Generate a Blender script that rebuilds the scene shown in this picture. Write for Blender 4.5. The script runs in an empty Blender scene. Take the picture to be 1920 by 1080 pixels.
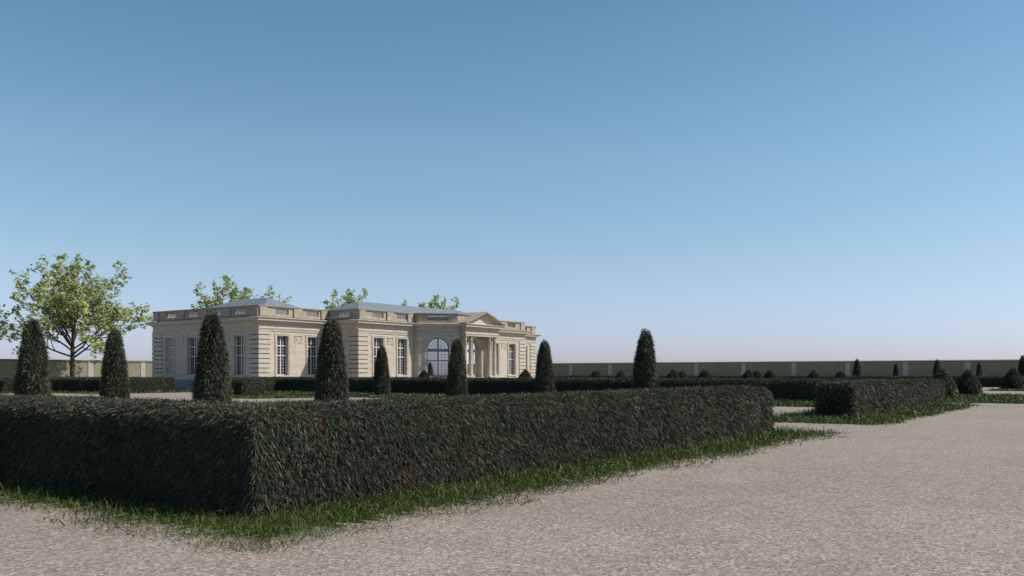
import bpy, bmesh, math, random
import numpy as np
from mathutils import Vector, Matrix

R = math.radians
sc = bpy.context.scene
COL = sc.collection
rng = np.random.default_rng(7)
random.seed(7)

# ------------------------------------------------------------------ camera maths (for placing things measured in the photo)
F_PX, HZ, CAM_H, YAW = 1662.8, 700.0, 1.6, R(35)
CY, SY = math.cos(YAW), math.sin(YAW)
def at_depth(px, F):
    r = (px - 960) / F_PX * F
    return F * CY + r * SY, F * SY - r * CY

# ------------------------------------------------------------------ tagging
def tag(o, label=None, cat=None, group=None, kind=None):
    if label: o['label'] = label
    if cat: o['category'] = cat
    if group: o['group'] = group
    if kind: o['kind'] = kind
    return o
def empty(name, loc=(0, 0, 0), rz=0):
    o = bpy.data.objects.new(name, None)
    o.location = loc; o.rotation_euler = (0, 0, rz)
    o.empty_display_size = .3
    COL.objects.link(o)
    return o
def link(name, me, parent=None):
    o = bpy.data.objects.new(name, me)
    COL.objects.link(o)
    if parent is not None: o.parent = parent
    return o
def copy_tree(o, parent=None):
    c = o.copy(); COL.objects.link(c)
    if parent is not None: c.parent = parent
    for ch in list(o.children): copy_tree(ch, c)
    return c

# ------------------------------------------------------------------ materials
def new_mat(name):
    m = bpy.data.materials.new(name); m.use_nodes = True
    nt = m.node_tree
    b = nt.nodes['Principled BSDF']
    return m, nt, b
def nd(nt, t, **kw):
    n = nt.nodes.new(t)
    for k, v in kw.items(): setattr(n, k, v)
    return n
def ramp(nt, stops, interp='LINEAR'):
    r = nt.nodes.new('ShaderNodeValToRGB')
    r.color_ramp.interpolation = interp
    el = r.color_ramp.elements
    while len(el) < len(stops): el.new(.5)
    for e, (p, c) in zip(el, stops):
        e.position = p; e.color = (*c, 1)
    return r
def objcoord(nt, scale=(1, 1, 1)):
    tc = nd(nt, 'ShaderNodeTexCoord'); mp = nd(nt, 'ShaderNodeMapping')
    mp.inputs['Scale'].default_value = scale
    nt.links.new(tc.outputs['Object'], mp.inputs['Vector'])
    return mp.outputs['Vector']
def worldcoord(nt):
    g = nd(nt, 'ShaderNodeNewGeometry')
    return g.outputs['Position']
def noise(nt, vec, scale, detail=4, rough=.55):
    n = nd(nt, 'ShaderNodeTexNoise')
    n.inputs['Scale'].default_value = scale; n.inputs['Detail'].default_value = detail
    n.inputs['Roughness'].default_value = rough
    nt.links.new(vec, n.inputs['Vector'])
    return n
def mixc(nt, fac, a, b, mode='MIX'):
    m = nd(nt, 'ShaderNodeMix', data_type='RGBA', blend_type=mode)
    for s, v in ((0, fac), (6, a), (7, b)):
        if isinstance(v, (int, float)): m.inputs[s].default_value = v
        elif isinstance(v, tuple): m.inputs[s].default_value = (*v, 1)
        else: nt.links.new(v, m.inputs[s])
    return m.outputs[2]

def leaf_mat(name, stops, patch, patch_amt, rough=.5, trans=.12, spec=.3):
    """per-leaf random colour plus soft patches of another leaf colour"""
    m, nt, b = new_mat(name)
    g = nd(nt, 'ShaderNodeNewGeometry')
    r = ramp(nt, stops)
    nt.links.new(g.outputs['Random Per Island'], r.inputs[0])
    n = noise(nt, g.outputs['Position'], 2.6, 4)
    nr = ramp(nt, [(.52, (0, 0, 0)), (.68, (patch_amt,) * 3)])
    nt.links.new(n.outputs[0], nr.inputs[0])
    # only some of the leaves in a patch turn
    mm = nd(nt, 'ShaderNodeMath', operation='MULTIPLY')
    w = nd(nt, 'ShaderNodeTexWhiteNoise', noise_dimensions='1D')
    nt.links.new(g.outputs['Random Per Island'], w.inputs['W'])
    nt.links.new(nr.outputs[0], mm.inputs[0]); nt.links.new(w.outputs['Value'], mm.inputs[1])
    c = mixc(nt, mm.outputs[0], r.outputs[0], patch)
    n2 = noise(nt, g.outputs['Position'], .6, 2)
    r2 = ramp(nt, [(.3, (.75,) * 3), (.7, (1.25,) * 3)])
    nt.links.new(n2.outputs[0], r2.inputs[0])
    c = mixc(nt, 1.0, c, r2.outputs[0], 'MULTIPLY')
    nt.links.new(c, b.inputs['Base Color'])
    b.inputs['Roughness'].default_value = rough
    b.inputs['Specular IOR Level'].default_value = spec
    t = nd(nt, 'ShaderNodeBsdfTranslucent'); nt.links.new(c, t.inputs['Color'])
    mx = nd(nt, 'ShaderNodeMixShader'); mx.inputs[0].default_value = trans
    nt.links.new(b.outputs[0], mx.inputs[1]); nt.links.new(t.outputs[0], mx.inputs[2])
    nt.links.new(mx.outputs[0], nt.nodes['Material Output'].inputs['Surface'])
    return m

M = {}
M['hedge_leaf'] = leaf_mat('hedge_leaf', [(0, (.020, .031, .021)), (.18, (.026, .056, .042)), (.34, (.044, .072, .028)), (.46, (.090, .048, .040)), (.56, (.052, .068, .050)),
                          (.72, (.070, .092, .048)), (.86, (.115, .112, .070)), (.95, (.19, .165, .105)), (1, (.27, .23, .16))], (.14, .055, .036), .7, spec=.22, rough=.6)
M['topiary_leaf'] = leaf_mat('topiary_leaf', [(0, (.020, .030, .018)), (.4, (.042, .054, .030)), (.7, (.072, .080, .045)),
                            (.92, (.098, .100, .060)), (1, (.16, .145, .095))], (.08, .055, .035), .5)
M['grass'] = leaf_mat('grass_blade', [(0, (.018, .034, .008)), (.4, (.050, .080, .012)), (.75, (.095, .128, .022)), (.93, (.16, .175, .05)),
                            (1, (.19, .17, .08))], (.02, .04, .02), .5, trans=.2)
M['tree_leaf'] = leaf_mat('tree_leaf', [(0, (.10, .14, .05)), (.15, (.30, .35, .12)), (.7, (.54, .60, .25)), (1, (.70, .74, .38))],
                          (.09, .15, .08), .3, trans=.45, rough=.55)

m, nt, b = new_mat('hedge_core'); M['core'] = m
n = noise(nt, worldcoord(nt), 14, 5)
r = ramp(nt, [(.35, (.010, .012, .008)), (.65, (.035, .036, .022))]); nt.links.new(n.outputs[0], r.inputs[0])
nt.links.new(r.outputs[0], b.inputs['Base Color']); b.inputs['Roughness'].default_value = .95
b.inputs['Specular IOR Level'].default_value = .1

# gravel
m, nt, b = new_mat('gravel'); M['gravel'] = m
P = worldcoord(nt)
v1 = nd(nt, 'ShaderNodeTexVoronoi'); v1.inputs['Scale'].default_value = 42; nt.links.new(P, v1.inputs['Vector'])
v2 = nd(nt, 'ShaderNodeTexVoronoi'); v2.inputs['Scale'].default_value = 17; nt.links.new(P, v2.inputs['Vector'])
sep = nd(nt, 'ShaderNodeSeparateColor'); nt.links.new(v1.outputs['Color'], sep.inputs[0])
rc = ramp(nt, [(0, (.155, .127, .103)), (.25, (.24, .200, .164)), (.65, (.31, .262, .218)), (.9, (.39, .335, .285)), (1, (.52, .46, .40))])
nt.links.new(sep.outputs[0], rc.inputs[0])
sep2 = nd(nt, 'ShaderNodeSeparateColor'); nt.links.new(v2.outputs['Color'], sep2.inputs[0])
rb = ramp(nt, [(.982, (0, 0, 0)), (.988, (1, 1, 1))]); nt.links.new(sep2.outputs[1], rb.inputs[0])
rs = ramp(nt, [(0, (.13, .16, .17)), (.55, (.25, .27, .27)), (1, (.45, .44, .41))]); nt.links.new(sep2.outputs[2], rs.inputs[0])
sm = nd(nt, 'ShaderNodeMath', operation='LESS_THAN'); sm.inputs[1].default_value = .42
nt.links.new(v2.outputs['Distance'], sm.inputs[0])
sm2 = nd(nt, 'ShaderNodeMath', operation='MULTIPLY'); nt.links.new(sm.outputs[0], sm2.inputs[0]); nt.links.new(rb.outputs[0], sm2.inputs[1])
c = mixc(nt, sm2.outputs[0], rc.outputs[0], rs.outputs[0])
nA = noise(nt, P, 1.3, 5, .65); rA = ramp(nt, [(.3, (.93, .93, .93)), (.7, (1.06, 1.06, 1.05))]); nt.links.new(nA.outputs[0], rA.inputs[0])
c = mixc(nt, 1.0, c, rA.outputs[0], 'MULTIPLY')
nB = noise(nt, P, .16, 4, .5); rB = ramp(nt, [(.3, (.90, .89, .88)), (.7, (1.07, 1.07, 1.07))]); nt.links.new(nB.outputs[0], rB.inputs[0])
c = mixc(nt, 1.0, c, rB.outputs[0], 'MULTIPLY')
nt.links.new(c, b.inputs['Base Color'])
b.inputs['Roughness'].default_value = .9; b.inputs['Specular IOR Level'].default_value = .2
bp = nd(nt, 'ShaderNodeBump'); bp.inputs['Strength'].default_value = .33; bp.inputs['Distance'].default_value = .008
nC = noise(nt, P, 30, 5, .7)
ad = nd(nt, 'ShaderNodeMath', operation='SUBTRACT'); nt.links.new(nC.outputs[0], ad.inputs[0]); nt.links.new(v1.outputs['Distance'], ad.inputs[1])
nt.links.new(ad.outputs[0], bp.inputs['Height']); nt.links.new(bp.outputs[0], b.inputs['Normal'])

# turf sheet
m, nt, b = new_mat('turf'); M['turf'] = m
P = worldcoord(nt)
n = noise(nt, P, 5, 8, .75); r = ramp(nt, [(.3, (.018, .036, .008)), (.55, (.04, .075, .012)), (.75, (.075, .105, .022))])
nt.links.new(n.outputs[0], r.inputs[0]); nt.links.new(r.outputs[0], b.inputs['Base Color'])
b.inputs['Roughness'].default_value = .95; b.inputs['Specular IOR Level'].default_value = .05
bp = nd(nt, 'ShaderNodeBump'); bp.inputs['Strength'].default_value = 1; bp.inputs['Distance'].default_value = .05
n = noise(nt, P, 22, 4, .8); nt.links.new(n.outputs[0], bp.inputs['Height']); nt.links.new(bp.outputs[0], b.inputs['Normal'])

def stone_mat(name, base, var=.12, joints=True, scale=2.3, rough=.85, row=.44, width=1.1):
    m, nt, b = new_mat(name)
    P = worldcoord(nt)
    n = noise(nt, P, scale, 6, .65)
    lo = tuple(x * (1 - var) for x in base); hi = tuple(min(1, x * (1 + var)) for x in base)
    r = ramp(nt, [(.3, lo), (.7, hi)]); nt.links.new(n.outputs[0], r.inputs[0])
    c = r.outputs[0]
    # horizontal bedding lines of the stone
    mp = nd(nt, 'ShaderNodeMapping'); mp.inputs['Scale'].default_value = (.35, .35, 9)
    nt.links.new(P, mp.inputs['Vector'])
    n2 = noise(nt, mp.outputs[0], 2.2, 3, .5); r2 = ramp(nt, [(.3, (.88,) * 3), (.7, (1.08,) * 3)]); nt.links.new(n2.outputs[0], r2.inputs[0])
    c = mixc(nt, 1.0, c, r2.outputs[0], 'MULTIPLY')
    bp = nd(nt, 'ShaderNodeBump'); bp.inputs['Strength'].default_value = .35; bp.inputs['Distance'].default_value = .02
    if joints:
        # coursing: thin joints every `row` metres; perpends from u+v so they show on every wall direction
        sx = nd(nt, 'ShaderNodeSeparateXYZ'); nt.links.new(P, sx.inputs[0])
        a = nd(nt, 'ShaderNodeMath', operation='ADD'); nt.links.new(sx.outputs[0], a.inputs[0]); nt.links.new(sx.outputs[1], a.inputs[1])
        cb = nd(nt, 'ShaderNodeCombineXYZ'); nt.links.new(a.outputs[0], cb.inputs[0]); nt.links.new(sx.outputs[2], cb.inputs[1])
        br = nd(nt, 'ShaderNodeTexBrick'); nt.links.new(cb.outputs[0], br.inputs['Vector'])
        br.inputs['Scale'].default_value = 1; br.inputs['Brick Width'].default_value = width; br.inputs['Row Height'].default_value = row
        br.inputs['Mortar Size'].default_value = .008; br.inputs['Mortar Smooth'].default_value = .3
        br.inputs['Color1'].default_value = (1, 1, 1, 1); br.inputs['Color2'].default_value = (.90, .89, .87, 1)
        br.inputs['Mortar'].default_value = (.62, .58, .54, 1)
        c = mixc(nt, 1.0, c, br.outputs[0], 'MULTIPLY')
    n3 = noise(nt, P, 30, 4, .6); nt.links.new(n3.outputs[0], bp.inputs['Height'])
    nt.links.new(bp.outputs[0], b.inputs['Normal'])
    nt.links.new(c, b.inputs['Base Color']); b.inputs['Roughness'].default_value = rough
    b.inputs['Specular IOR Level'].default_value = .25
    return m
M['stone'] = stone_mat('limestone', (.54, .475, .39), row=.2183, width=.55)
M['trim'] = stone_mat('limestone_trim', (.50, .442, .362), joints=False)
M['parapet'] = stone_mat('weathered_limestone', (.40, .345, .27), var=.22, row=.16, width=.5)
M['plinth'] = stone_mat('blue_grey_stone', (.21, .235, .26), row=.30, width=.8)
M['wall_plaster'] = stone_mat('olive_plaster', (.225, .208, .142), var=.12, joints=False, scale=.8)
M['wall_pier'] = stone_mat('white_pier_stone', (.38, .38, .36), var=.3, row=.3, width=.45, scale=5)
M['wall_cap'] = stone_mat('coping_stone', (.15, .15, .135), joints=False)

def plain(name, col, rough=.6, spec=.4, metal=0, nsc=3, var=.06):
    m, nt, b = new_mat(name)
    n = noise(nt, worldcoord(nt), nsc, 4)
    r = ramp(nt, [(.3, tuple(x * (1 - var) for x in col)), (.7, tuple(min(1, x * (1 + var)) for x in col))])
    nt.links.new(n.outputs[0], r.inputs[0]); nt.links.new(r.outputs[0], b.inputs['Base Color'])
    b.inputs['Roughness'].default_value = rough; b.inputs['Specular IOR Level'].default_value = spec; b.inputs['Metallic'].default_value = metal
    return m
M['zinc'] = plain('zinc_roof', (.185, .215, .245), .6, .4, 0, 1.5, .1)
M['groove_shade'] = plain('dark_groove_shade', (.045, .04, .035), .95, .05)  # near-black colour standing in for the shade inside the quoin grooves
M['frame'] = plain('painted_window_frame', (.50, .52, .51), .5)
M['door_frame'] = plain('door_paint', (.33, .35, .35), .5)
M['frame_grey'] = plain('grey_painted_window_frame', (.21, .225, .25), .5)
M['inside'] = plain('interior_plaster', (.16, .15, .14), .9, .1)
M['bark'] = plain('bark', (.075, .062, .045), .9, .1, 0, 6, .35)
def glass(name, fmin, tint, rough=.0):
    m, nt, b = new_mat(name)
    tr = nd(nt, 'ShaderNodeBsdfTransparent'); tr.inputs[0].default_value = (*tint, 1)
    gl = nd(nt, 'ShaderNodeBsdfGlossy'); gl.inputs['Roughness'].default_value = rough; gl.inputs['Color'].default_value = (.95, .96, 1, 1)
    fr = nd(nt, 'ShaderNodeFresnel'); fr.inputs[0].default_value = 1.5
    mr = nd(nt, 'ShaderNodeMapRange'); mr.inputs['To Min'].default_value = fmin; mr.inputs['To Max'].default_value = 1
    nt.links.new(fr.outputs[0], mr.inputs['Value'])
    mx = nd(nt, 'ShaderNodeMixShader'); nt.links.new(mr.outputs[0], mx.inputs[0])
    nt.links.new(tr.outputs[0], mx.inputs[1]); nt.links.new(gl.outputs[0], mx.inputs[2])
    nt.links.new(mx.outputs[0], nt.nodes['Material Output'].inputs['Surface'])
    return m
M['glass'] = glass('window_glass', 0.0, (.80, .84, .84))
M['glass_mirror'] = glass('reflective_arch_glass', .52, (.5, .55, .58), .02)

# ------------------------------------------------------------------ mesh helpers
class MB:
    def __init__(s): s.v = []; s.f = []; s.m = []; s.sm = []
    def face(s, pts, mi=0, smooth=False):
        b = len(s.v); s.v += [tuple(p) for p in pts]; s.f.append(tuple(range(b, b + len(pts)))); s.m.append(mi); s.sm.append(smooth)
    def hexa(s, p, mi=0):          # 8 points: 4 bottom, 4 top (same order)
        b = len(s.v); s.v += [tuple(q) for q in p]
        for q in ((3, 2, 1, 0), (4, 5, 6, 7), (0, 1, 5, 4), (1, 2, 6, 5), (2, 3, 7, 6), (3, 0, 4, 7)):
            s.f.append(tuple(b + i for i in q)); s.m.append(mi); s.sm.append(False)
    def box(s, x0, x1, y0, y1, z0, z1, mi=0):
        s.hexa([(x0, y0, z0), (x1, y0, z0), (x1, y1, z0), (x0, y1, z0), (x0, y0, z1), (x1, y0, z1), (x1, y1, z1), (x0, y1, z1)], mi)
    def lathe(s, cx, cy, prof, n=20, mi=0):
        b = len(s.v)
        for r, z in prof:
            for k in range(n):
                a = 2 * math.pi * k / n; s.v.append((cx + r * math.cos(a), cy + r * math.sin(a), z))
        for i in range(len(prof) - 1):
            for k in range(n):
                k2 = (k + 1) % n
                s.f.append((b + i * n + k, b + i * n + k2, b + (i + 1) * n + k2, b + (i + 1) * n + k)); s.m.append(mi); s.sm.append(True)
        s.f.append(tuple(b + k for k in reversed(range(n)))); s.m.append(mi); s.sm.append(False)
        s.f.append(tuple(b + (len(prof) - 1) * n + k for k in range(n))); s.m.append(mi); s.sm.append(False)
    def mesh(s, name, mats, fix=True):
        me = bpy.data.meshes.new(name)
        me.from_pydata(s.v, [], s.f)
        me.polygons.foreach_set('material_index', s.m); me.polygons.foreach_set('use_smooth', s.sm)
        for m_ in (mats if isinstance(mats, (list, tuple)) else [mats]): me.materials.append(m_)
        if fix:
            bm = bmesh.new(); bm.from_mesh(me)
            bmesh.ops.remove_doubles(bm, verts=bm.verts, dist=1e-5)
            bmesh.ops.recalc_face_normals(bm, faces=bm.faces)
            bm.to_mesh(me); bm.free()
        me.update()
        return me
    def build(s, name, mats, parent=None, fix=True):
        return link(name, s.mesh(name, mats, fix), parent)

def offset_poly(P, o, closed=True):
    """mitred outward offset of a CCW polyline (outside = right of travel)"""
    n = len(P); out = []
    for i in range(n):
        def nrm(a, b_):
            dx, dy = b_[0] - a[0], b_[1] - a[1]; l = math.hypot(dx, dy); return (dy / l, -dx / l)
        if closed or 0 < i < n - 1:
            n1 = nrm(P[i - 1], P[i]); n2 = nrm(P[i], P[(i + 1) % n])
        elif i == 0: n1 = n2 = nrm(P[0], P[1])
        else: n1 = n2 = nrm(P[-2], P[-1])
        d = 1 + n1[0] * n2[0] + n1[1] * n2[1]
        out.append((P[i][0] + o * (n1[0] + n2[0]) / d, P[i][1] + o * (n1[1] + n2[1]) / d))
    return out
def sweep(mb, P, prof, closed=True, mi=0):
    rings = [[(x, y, z) for x, y in offset_poly(P, o, closed)] for o, z in prof]
    n = len(P)
    for a, b_ in zip(rings, rings[1:]):
        for i in range(n if closed else n - 1):
            j = (i + 1) % n
            mb.face([a[i], a[j], b_[j], b_[i]], mi)
    return rings

# ------------------------------------------------------------------ foliage blades
def blade_mesh(name, pts, nrm, L, W, mats, down=.6, jit=.6, out=.6, core=None, droop=.25, up=0, mat_index=0, smooth=True):
    """one narrow curved leaf per point"""
    n = len(pts)
    g = rng
    d = nrm * out + g.normal(size=(n, 3)) * jit
    d[:, 2] += up - down
    # keep leaves from pointing into the body
    dn = (d * nrm).sum(1); fixm = dn < .12
    d[fixm] += nrm[fixm] * (.12 - dn[fixm])[:, None]
    d /= np.linalg.norm(d, axis=1)[:, None]
    side = np.cross(d, g.normal(size=(n, 3))); side /= np.linalg.norm(side, axis=1)[:, None] + 1e-9
    L = L[:, None]; W = W[:, None]
    mid = pts + d * L * .5
    tip = pts + d * L * .95
    tip[:, 2] -= (L * droop)[:, 0]
    v = np.empty((n, 5, 3))
    v[:, 0] = pts - side * W * .35; v[:, 1] = pts + side * W * .35
    v[:, 2] = mid - side * W * .5; v[:, 3] = mid + side * W * .5
    v[:, 4] = tip
    V = v.reshape(-1, 3)
    base = np.arange(n) * 5
    quads = np.stack([base, base + 1, base + 3, base + 2], 1)
    tris = np.stack([base + 2, base + 3, base + 4], 1)
    cv, cf = (np.zeros((0, 3)), []) if core is None else core
    nc = len(cv)
    loops = np.concatenate([quads.ravel() + nc, tris.ravel() + nc])
    starts = np.concatenate([np.arange(n) * 4, n * 4 + np.arange(n) * 3])
    cl = [i for f in cf for i in f]; cs = []; k = 0
    for f in cf: cs.append(k); k += len(f)
    loops = np.concatenate([np.array(cl, dtype=np.int64), loops]).astype(np.int32)
    starts = np.concatenate([np.array(cs, dtype=np.int64), starts + len(cl)]).astype(np.int32)
    allv = np.concatenate([np.array(cv).reshape(-1, 3), V])
    me = bpy.data.meshes.new(name)
    me.vertices.add(len(allv)); me.vertices.foreach_set('co', allv.astype(np.float32).ravel())
    me.loops.add(len(loops)); me.loops.foreach_set('vertex_index', loops)
    me.polygons.add(len(starts)); me.polygons.foreach_set('loop_start', starts)
    mi = np.zeros(len(starts), dtype=np.int32); mi[:len(cf)] = 1
    me.polygons.foreach_set('material_index', mi)
    sm = np.ones(len(starts), dtype=bool); me.polygons.foreach_set('use_smooth', sm)
    for m_ in mats: me.materials.append(m_)
    me.update(calc_edges=True); me.validate()
    return me

def poly_contains(P, x, y):
    inside = np.zeros(len(x), bool); n = len(P)
    for i in range(n):
        x0, y0 = P[i]; x1, y1 = P[(i + 1) % n]
        if abs(y1 - y0) < 1e-12: continue
        c = ((y0 > y) != (y1 > y)) & (x < (x1 - x0) * (y - y0) / (y1 - y0) + x0)
        inside ^= c
    return inside
def poly_dist(P, x, y):
    d = np.full(len(x), 1e9); n = len(P)
    for i in range(n):
        x0, y0 = P[i]; x1, y1 = P[(i + 1) % n]
        ex, ey = x1 - x0, y1 - y0; l2 = ex * ex + ey * ey
        t = np.clip(((x - x0) * ex + (y - y0) * ey) / l2, 0, 1)
        d = np.minimum(d, np.hypot(x - x0 - t * ex, y - y0 - t * ey))
    return d

LEAFCOUNT = [0]
def hedge(P, T, label, cover=2.6, rad=.26, group='clipped hedges of the parterre', amp=.03):
    """hedge over the CCW footprint P"""
    cx = sum(p[0] for p in P) / len(P); cy = sum(p[1] for p in P) / len(P)
    pts, nrm = [], []
    nE = len(P)
    def lw(x, y):
        d = np.hypot(x, y)
        w = np.clip(d * .00060, .0088, .020)
        l = np.clip(w * 11, .095, .145)
        return w, l
    dens_max = lambda: None
    def accept(x, y, nx, ny, dmax, vis):
        w, l = lw(x, y)
        den = cover / (w * l * .55) * vis
        return rng.random(len(x)) < den / dmax, w, l
    def add(x, y, z, nx, ny, nz, area, visf=None):
        pass
    allp, alln, allw, alll = [], [], [], []
    for i in range(nE):
        x0, y0 = P[i]; x1, y1 = P[(i + 1) % nE]
        el = math.hypot(x1 - x0, y1 - y0); tx, ty = (x1 - x0) / el, (y1 - y0) / el; nx, ny = ty, -tx
        arc = (T - rad) + rad * math.pi / 2
        mx, my = (x0 + x1) / 2, (y0 + y1) / 2
        facing = -(nx * mx + ny * my) > 0
        vis = 1.0 if facing else .28
        # split the edge in pieces so that the sample count follows the distance
        ns = max(1, int(el / 2))
        for k in range(ns):
            sa, sb = el * k / ns, el * (k + 1) / ns
            qx, qy = x0 + tx * (sa + sb) / 2, y0 + ty * (sa + sb) / 2
            w0, l0 = lw(np.array([qx]), np.array([qy]))
            N = int(cover / (w0[0] * l0[0] * .55) * vis * (sb - sa) * arc)
            s_ = rng.uniform(sa, sb, N); a = rng.uniform(0, arc, N)
            low = a < (T - rad)
            th = np.where(low, 0, (a - (T - rad)) / rad)
            z = np.where(low, a, T - rad + rad * np.sin(th)); ins = np.where(low, 0, rad * (1 - np.cos(th)))
            x = x0 + tx * s_ - nx * ins; y = y0 + ty * s_ - ny * ins
            keep = (poly_dist(P, x, y) >= ins - .004)
            c_, s2 = np.cos(th), np.sin(th)
            allp.append(np.stack([x, y, z], 1)[keep]); alln.append(np.stack([nx * c_, ny * c_, s2], 1)[keep])
            ww, ll = lw(x[keep], y[keep]); allw.append(ww); alll.append(ll)
    # top
    xs = [p[0] for p in P]; ys = [p[1] for p in P]
    nx_ = max(1, int((max(xs) - min(xs)) / 2)); ny_ = max(1, int((max(ys) - min(ys)) / 2))
    gx = np.linspace(min(xs), max(xs), nx_ + 1); gy = np.linspace(min(ys), max(ys), ny_ + 1)
    for a in range(nx_):
        for b_ in range(ny_):
            w0, l0 = lw(np.array([(gx[a] + gx[a + 1]) / 2]), np.array([(gy[b_] + gy[b_ + 1]) / 2]))
            N = int(cover * .8 / (w0[0] * l0[0] * .55) * (gx[a + 1] - gx[a]) * (gy[b_ + 1] - gy[b_]))
            x = rng.uniform(gx[a], gx[a + 1], N); y = rng.uniform(gy[b_], gy[b_ + 1], N)
            k = poly_contains(P, x, y)
            x, y = x[k], y[k]
            if not len(x): continue
            k = poly_dist(P, x, y) > rad; x, y = x[k], y[k]
            allp.append(np.stack([x, y, np.full(len(x), T)], 1)); alln.append(np.tile([0, 0, 1.], (len(x), 1)))
            ww, ll = lw(x, y); allw.append(ww); alll.append(ll)
    p = np.concatenate(allp); nn = np.concatenate(alln); w = np.concatenate(allw); l = np.concatenate(alll)
    # clipped surface is a little uneven
    q = p * 2.1
    bump = (np.sin(q[:, 0] * 1.3 + q[:, 1] * .7) + np.sin(q[:, 1] * 1.9 + q[:, 2] * 2.3) + np.sin(q[:, 0] * 3.1 - q[:, 2] * 1.7)) / 3
    p = p + nn * (bump * amp + rng.uniform(-.03, .01, len(p)))[:, None]
    l = l * rng.uniform(.65, 1.3, len(l)); w = w * rng.uniform(.6, 1.3, len(w))
    # solid leafy body just under the leaves
    rings = [[(x, y, z) for x, y in offset_poly(P, o)] for o, z in
             [(-.05, 0), (-.05, T - rad)] + [(-.05 - rad * (1 - math.cos(t)), T - rad - .03 + rad * math.sin(t)) for t in (R(30), R(60), R(90))]]
    cv = [q for rg in rings for q in rg]; cf = []
    for a in range(len(rings) - 1):
        for i in range(nE):
            j = (i + 1) % nE; cf.append((a * nE + i, a * nE + j, (a + 1) * nE + j, (a + 1) * nE + i))
    cf.append(tuple((len(rings) - 1) * nE + i for i in range(nE)))
    cv = np.array(cv); cv[:, 0] -= cx; cv[:, 1] -= cy; p[:, 0] -= cx; p[:, 1] -= cy
    upf = nn[:, 2]
    me = blade_mesh('clipped_hedge', p, nn, l, w, [M['hedge_leaf'], M['core']], down=.50, out=.42, jit=.42, droop=.22, core=(cv, cf))
    LEAFCOUNT[0] += len(p)
    o = link('clipped_hedge', me); o.location = (cx, cy, 0)
    tag(o, label, 'hedge', group)
    return o

# ------------------------------------------------------------------ topiary
def topiary_mesh(name, prof, w, l, cover, down=.5):
    """prof: (radius, z) from the ground up"""
    zs = np.array([p[1] for p in prof]); rs = np.array([p[0] for p in prof])
    seg = np.hypot(np.diff(zs), np.diff(rs)); area = seg * (rs[1:] + rs[:-1]) / 2 * 2 * math.pi
    N = int(cover * area.sum() / (w * l * .55))
    si = rng.choice(len(seg), N, p=area / area.sum()); t = rng.random(N)
    r_ = rs[si] * (1 - t) + rs[si + 1] * t; z = zs[si] * (1 - t) + zs[si + 1] * t
    a = rng.uniform(0, 2 * math.pi, N)
    dr = (rs[si + 1] - rs[si]) / seg[si]; dz = (zs[si + 1] - zs[si]) / seg[si]
    nn = np.stack([np.cos(a) * dz, np.sin(a) * dz, -dr], 1)
    p = np.stack([r_ * np.cos(a), r_ * np.sin(a), z], 1)
    b_ = np.sin(a * 3 + z * 2.1) + np.sin(a * 5 - z * 3.3)
    p = p + nn * (b_ * .018 + rng.uniform(-.05, .01, N))[:, None]
    ring = 20; cv = []; cf = []
    for r0, z0 in prof:
        for k in range(ring):
            an = 2 * math.pi * k / ring; cv.append((max(.005, r0 - .05) * math.cos(an), max(.005, r0 - .05) * math.sin(an), z0 - (.05 if z0 > .1 else 0)))
    for i in range(len(prof) - 1):
        for k in range(ring):
            k2 = (k + 1) % ring; cf.append((i * ring + k, i * ring + k2, (i + 1) * ring + k2, (i + 1) * ring + k))
    cf.append(tuple((len(prof) - 1) * ring + k for k in range(ring)))
    L = l * rng.uniform(.7, 1.35, N); W = w * rng.uniform(.6, 1.3, N)
    LEAFCOUNT[0] += N
    return blade_mesh(name, p, nn, L, W, [M['topiary_leaf'], M['core']], down=down, out=.55, jit=.38, droop=.15, core=(cv, cf))

cone_prof = [(.34, 0), (.42, .12), (.47, .35), (.485, .7), (.46, 1.2), (.415, 1.7), (.36, 2.2), (.295, 2.65), (.22, 3.05), (.14, 3.30), (.06, 3.44), (.005, 3.49)]
bush_prof = [(.66, 0), (.80, .12), (.84, .35), (.78, .62), (.65, .92), (.49, 1.22), (.32, 1.50), (.17, 1.72), (.05, 1.85), (.005, 1.88)]
cone_me = topiary_mesh('topiary_cone', cone_prof, .019, .17, 3.0, down=.55)
bush_me = topiary_mesh('topiary_bush', bush_prof, .022, .14, 2.8, down=.4)

cones = [
    (398, 27.4, 1.0, 'tall clipped yew cone before the corner end of the shaded palace side'),
    (622, 30.2, 1.0, 'tall clipped yew cone hiding the inner angle between the two left facade blocks'),
    (62, 30.5, 1.0, 'leftmost tall yew cone, overlapping the lower left of the big green tree'),
    (215, 37.5, 1.0, 'tall yew cone between the big green tree and the left end of the palace'),
    (716, 60.5, 1.0, 'smallest nearby yew cone, in front of the rectangular windows of the forward left block'),
    (857, 47.9, 1.0, 'yew cone between the grey arched window and the columned portico'),
    (1021, 50.0, 1.0, 'yew cone just right of the palace right-hand end'),
    (1210, 37.9, 1.0, 'lone tall yew cone in the middle of the garden, well right of the palace'),
    (1607, 116, 1.0, 'distant dark cone poking above the wall, leftmost of the cones by the far right wall'),
    (1680, 167, 1.0, 'faintest distant cone whose tip stays below the wall coping, beside a stone pier'),
    (1757, 120, 1.0, 'distant cone rising behind the broad bush at the end of the short right hedge'),
    (1836, 155, 1.0, 'distant cone between the two broad bushes and the right edge, under the wall coping'),
    (1918, 102, 1.05, 'dark cone cut by the right edge of the view'),
]
for i, (px, F, s_, lab) in enumerate(cones):
    o = link('topiary_cone', cone_me)
    u, v = at_depth(px, F)
    o.location = (u, v, 0); o.rotation_euler = (0, 0, i * 1.3); o.scale = (s_, s_, s_)
    tag(o, lab, 'topiary', 'tall yew cones in the parterre')
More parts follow.
